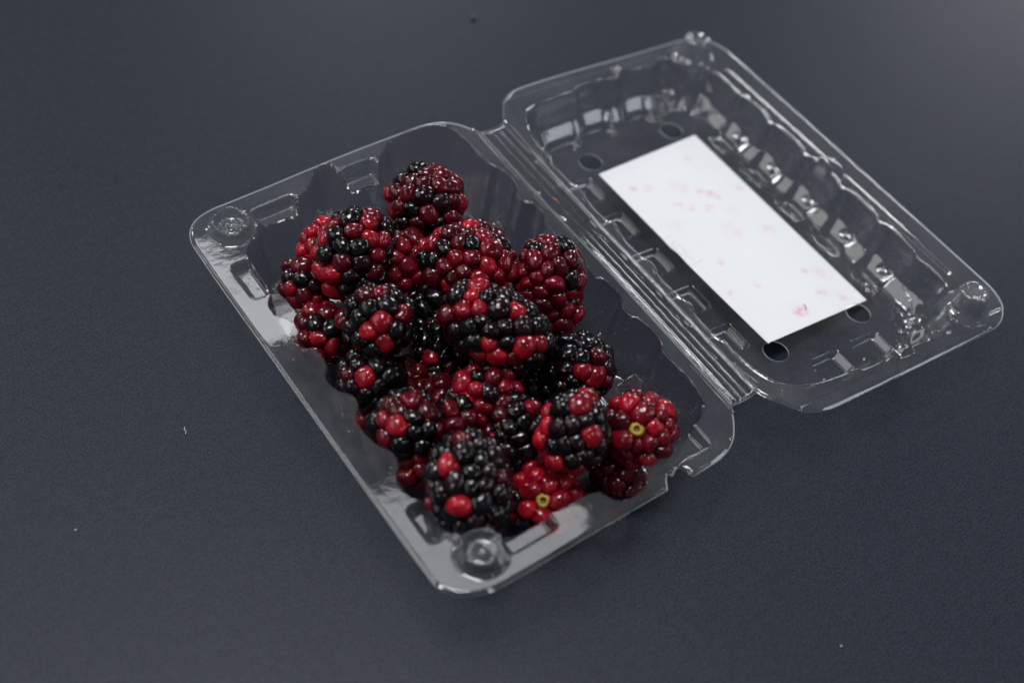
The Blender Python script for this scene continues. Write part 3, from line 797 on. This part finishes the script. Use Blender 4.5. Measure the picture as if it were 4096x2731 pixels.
def make_berry(i, c, axis, r, l, mix, patches, end, label):
    rng = np.random.default_rng(1000 + i)
    c = np.array(c) + np.array([0, 0, RIM])
    c[2] = max(c[2], 0.9 + min(r, l))
    B = basis(axis)
    root = empty("blackberry", tuple(c * MM))
    tag(root, label, "blackberry", "blackberries in the punnet")
    dr = 2.52 * (1.0 + 0.02 * (r - 8))
    rs, ls = r - dr * 0.62, l - dr * 0.62          # surface on which drupelet centres sit
    # area of the spheroid -> number of drupelets
    areaS = 4 * math.pi * (((rs * rs) ** 1.6 + 2 * (rs * ls) ** 1.6) / 3) ** (1 / 1.6)
    n = int(areaS / (dr * dr * 2.62))
    k = np.arange(n) + .5
    phi = np.arccos(1 - 2 * k / n); th = math.pi * (1 + 5 ** .5) * k
    D = np.stack([np.cos(th) * np.sin(phi), np.sin(th) * np.sin(phi), np.cos(phi)], -1)
    D += rng.normal(size=D.shape) * 0.16
    S = np.array([rs, rs, ls])
    P = D / np.linalg.norm(D, axis=1, keepdims=True) * S
    wt = rng.uniform(.80, 1.22, size=n)
    for _ in range(30):                            # relax
        d = P[:, None] - P[None]; q = np.linalg.norm(d, axis=2) + np.eye(n) * 99
        w = np.maximum(0, 1.12 * dr * (wt[:, None] + wt[None]) - q)
        P = P + 0.22 * (d / q[..., None] * w[..., None]).sum(1)
        if end:                                    # keep the stalk end open
            rad = np.hypot(P[:, 0], P[:, 1]); m = (P[:, 2] > 0) & (rad < 4.7)
            P[m, :2] *= (4.6 / (rad[m] + 1e-6))[:, None]
        u = P / S; u /= np.linalg.norm(u, axis=1, keepdims=True); P = u * S
    # gentle taper toward the tip and lumpiness
    q = np.linalg.norm(P[:, None] - P[None], axis=2) + np.eye(n) * 99
    nd = np.sort(q, 1)[:, :4].mean(1)
    W = P @ B.T
    pulp = mesh_obj("pulp", (PV * np.array([rs * .93, rs * .93, ls * .93])) @ B.T * MM, PF, PULP, root)
    nrmL = P / (S * S); nrmL /= np.linalg.norm(nrmL, axis=1, keepdims=True)
    Nw = nrmL @ B.T
    code = [mix[rng.integers(len(mix))] for _ in range(n)]
    for (px, py, pz, pr, pc) in sorted(patches, key=lambda q_: -q_[3]):
        dd = np.linalg.norm(W * 1.12 - np.array([px, py, pz]), axis=1)
        if pr > 2.95:
            for j in np.nonzero(dd < pr * 0.95)[0]: code[j] = pc
        else:
            code[int(np.argmin(dd))] = pc
    Wc = W + Nw * rng.uniform(-.3, .35, size=(n, 1))
    rad_ = (nd * .33 + dr * .58) * (.35 + .65 * wt)
    ordr = np.argsort(q, 1)[:, :8]
    base_c = np.array([np.array(COLORS[c_][rng.integers(len(COLORS[c_]))]) * rng.uniform(.8, 1.2) for c_ in code])
    for j in range(n):
        cl = base_c[j] if code[j] == 'K' else base_c[j] * .85 + base_c[ordr[j][:5]].mean(0) * .15
        zz = Nw[j] + rng.normal(size=3) * .10; zz /= np.linalg.norm(zz)
        Rb = basis(zz); a = rng.uniform(0, 6.28)
        Rz = np.array([[math.cos(a), -math.sin(a), 0], [math.sin(a), math.cos(a), 0], [0, 0, 1]])
        st = rng.uniform(.88, 1.18)
        Vd = SHAPES[rng.integers(len(SHAPES))] * np.array([st, 1 / st, rng.uniform(.80, .98)]) * rad_[j]
        Vd = Vd @ (Rb @ Rz).T
        for kk in ordr[j]:                           # pressed flat where neighbours touch
            dv = Wc[kk] - Wc[j]; L = np.linalg.norm(dv); dv = dv / L
            dl = L * rad_[j] / (rad_[j] + rad_[kk]) - 0.02
            tt = Vd @ dv
            # soft clamp toward the contact plane
            lim = dl * 0.80
            over = np.maximum(0, tt - lim)
            new = np.where(tt > lim, lim + (dl - lim) * 1.35 * np.tanh(over / ((dl - lim) * 1.35 + 1e-6)), tt)
            Vd = Vd + np.outer(new - tt, dv)
        me = bpy.data.meshes.new("drupelet")
        me.from_pydata((Vd * MM).tolist(), [], PF)
        me.materials.append(DRUPE)
        me.polygons.foreach_set('use_smooth', SM)
        o = bpy.data.objects.new("drupelet", me)
        o.parent = root
        o.location = tuple(Wc[j] * MM)
        o.color = (*cl, 1)
        COL.objects.link(o)
    # dry styles standing between the drupelets
    V_, F_ = [], []
    for h in range(18):
        a, b = rng.integers(n, size=1)[0], 0
        nb = np.argsort(q[a])[:2]
        mid = (W[a] + W[nb[0]] + W[nb[1]]) / 3
        nn_ = mid / np.linalg.norm(mid)
        st = mid + nn_ * dr * .45
        dirv = nn_ + rng.normal(size=3) * .7; dirv /= np.linalg.norm(dirv)
        bend = rng.normal(size=3) * .5
        L = rng.uniform(1.0, 2.2)
        pts = [st + dirv * L * t + bend * t * t * L * .4 for t in (0, .25, .5, .75, 1)]
        v, f = tube(np.array(pts) * MM, np.array([.16, .14, .12, .10, .05]) * MM, 5)
        o0 = len(V_); V_ += v; F_ += [tuple(x + o0 for x in ff_) for ff_ in f]
    hs = mesh_obj("dry_styles", V_, F_, HAIR, root); hs['kind'] = 'stuff'
    if end:
        prof = [(0.0, -0.9), (0.55, -0.8), (0.8, -0.1), (1.15, 0.15), (1.55, 0.0), (1.85, -0.5), (2.1, -1.6)]
        seg = 20; V_ = []; F_ = []
        for (pr_, pz_) in prof:
            for s in range(seg):
                w = 6.2832 * s / seg; rr_ = 0.98 * pr_ * (1 + .05 * math.sin(3 * w + i) + .06 * math.sin(8 * w + pr_ * 3))
                V_.append((rr_ * math.cos(w), rr_ * math.sin(w), pz_ + ls * 0.98 + 1.0))
        for a in range(len(prof) - 1):
            for s in range(seg):
                s2 = (s + 1) % seg
                F_.append((a * seg + s, a * seg + s2, (a + 1) * seg + s2, (a + 1) * seg + s))
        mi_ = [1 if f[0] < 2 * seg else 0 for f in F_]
        mesh_obj("stalk_core", np.array(V_) @ B.T * MM, F_, [CORE, CORE_DARK], root, True, mi_)
    return root


for i, (c, ax, r, l, mix, pat, end, lab_) in enumerate(BERRIES):
    make_berry(i, c, ax, r, l, mix, pat, end, lab_)

# ------------------------------------------------------------------ crumbs and fibres lying about
T = 0.0


def fibre(name, pts, r, mat, label, cat):
    pts = np.array(pts, float); cen = pts.mean(0)
    V_, F_ = tube((pts - cen) * MM, r * MM, 6)
    o = mesh_obj(name, V_, F_, mat); o.location = tuple(cen * MM)
    tag(o, label, cat)
    return o


def crumb(x, y, r, mat, label):
    rg = np.random.default_rng(int(abs(x * 7 + y * 3)))
    V = PV * (1 + .25 * np.sin(PV @ (rg.normal(size=3) * 3)))[:, None] * np.array([r, r * .8, r * .6])
    o = mesh_obj("crumb", V * MM, PF, mat); o.location = (x * MM, y * MM, r * .5 * MM)
    tag(o, label, "crumb")


fibre("lint_fibre", [(-116.3, 23.1, .25), (-116.9, 22.4, .4), (-116.6, 21.8, .3), (-117.2, 21.0, .25)], .1, LINT, "pale lint fibre lying on the paper left of the punnet", "lint")
crumb(-45.5, -83.6, .42, CRUMB, "dark brown crumb on the paper below the front edge of the tray")
crumb(44.9, 128.4, .9, principled('faded_crumb', (.05, .035, .03), .8)[0], "blurred brown crumb on the paper near the top of the picture, behind the punnet")
crumb(-153.2, 8.7, .3, principled("tan_crumb", (.4, .35, .2), .6)[0], "tiny tan crumb on the paper at the far left")
crumb(-8.9, -119.1, .22, LINT, "tiny pale crumb on the paper low in the middle right")
fibre("berry_style", [(-60.6, 49.5, RIM - 6), (-60.2, 49.2, RIM - 5), (-60.0, 49.2, RIM - 4.2)], .12, REDHAIR, "red berry hair stuck to the back left tray wall", "berry hair")
fibre("berry_style", [(-33.6, 57.6, RIM - 6.6), (-33.2, 57.4, RIM - 7.4), (-32.9, 57.3, RIM - 8.2)], .12, REDHAIR, "short red berry hair on the back tray wall above the topmost berry", "berry hair")


def on_lid(a, y, w):
    return (8.5 + a * CT - w * ST, y, a * ST + w * CT + RIM)


fibre("berry_style", [on_lid(46.3, -33.2, PANEL + .25), on_lid(46.4, -34.0, PANEL + .4), on_lid(46.0, -34.8, PANEL + .35), on_lid(45.5, -35.4, PANEL + .3)], .13, REDHAIR, "curled red berry hair lying over the white label", "berry hair")
fibre("berry_style", [on_lid(70.5, -38.6, PANEL + .25), on_lid(70.0, -39.6, PANEL + .4), on_lid(69.3, -40.2, PANEL + .3)], .14, HAIR, "orange berry hair at the far corner of the label", "berry hair")
fibre("berry_style", [(3.0, 25.8, RIM + .1), (3.4, 24.6, RIM + .2), (3.3, 23.5, RIM + .1)], .1, HAIR, "thin orange berry hair caught in the hinge groove", "berry hair")
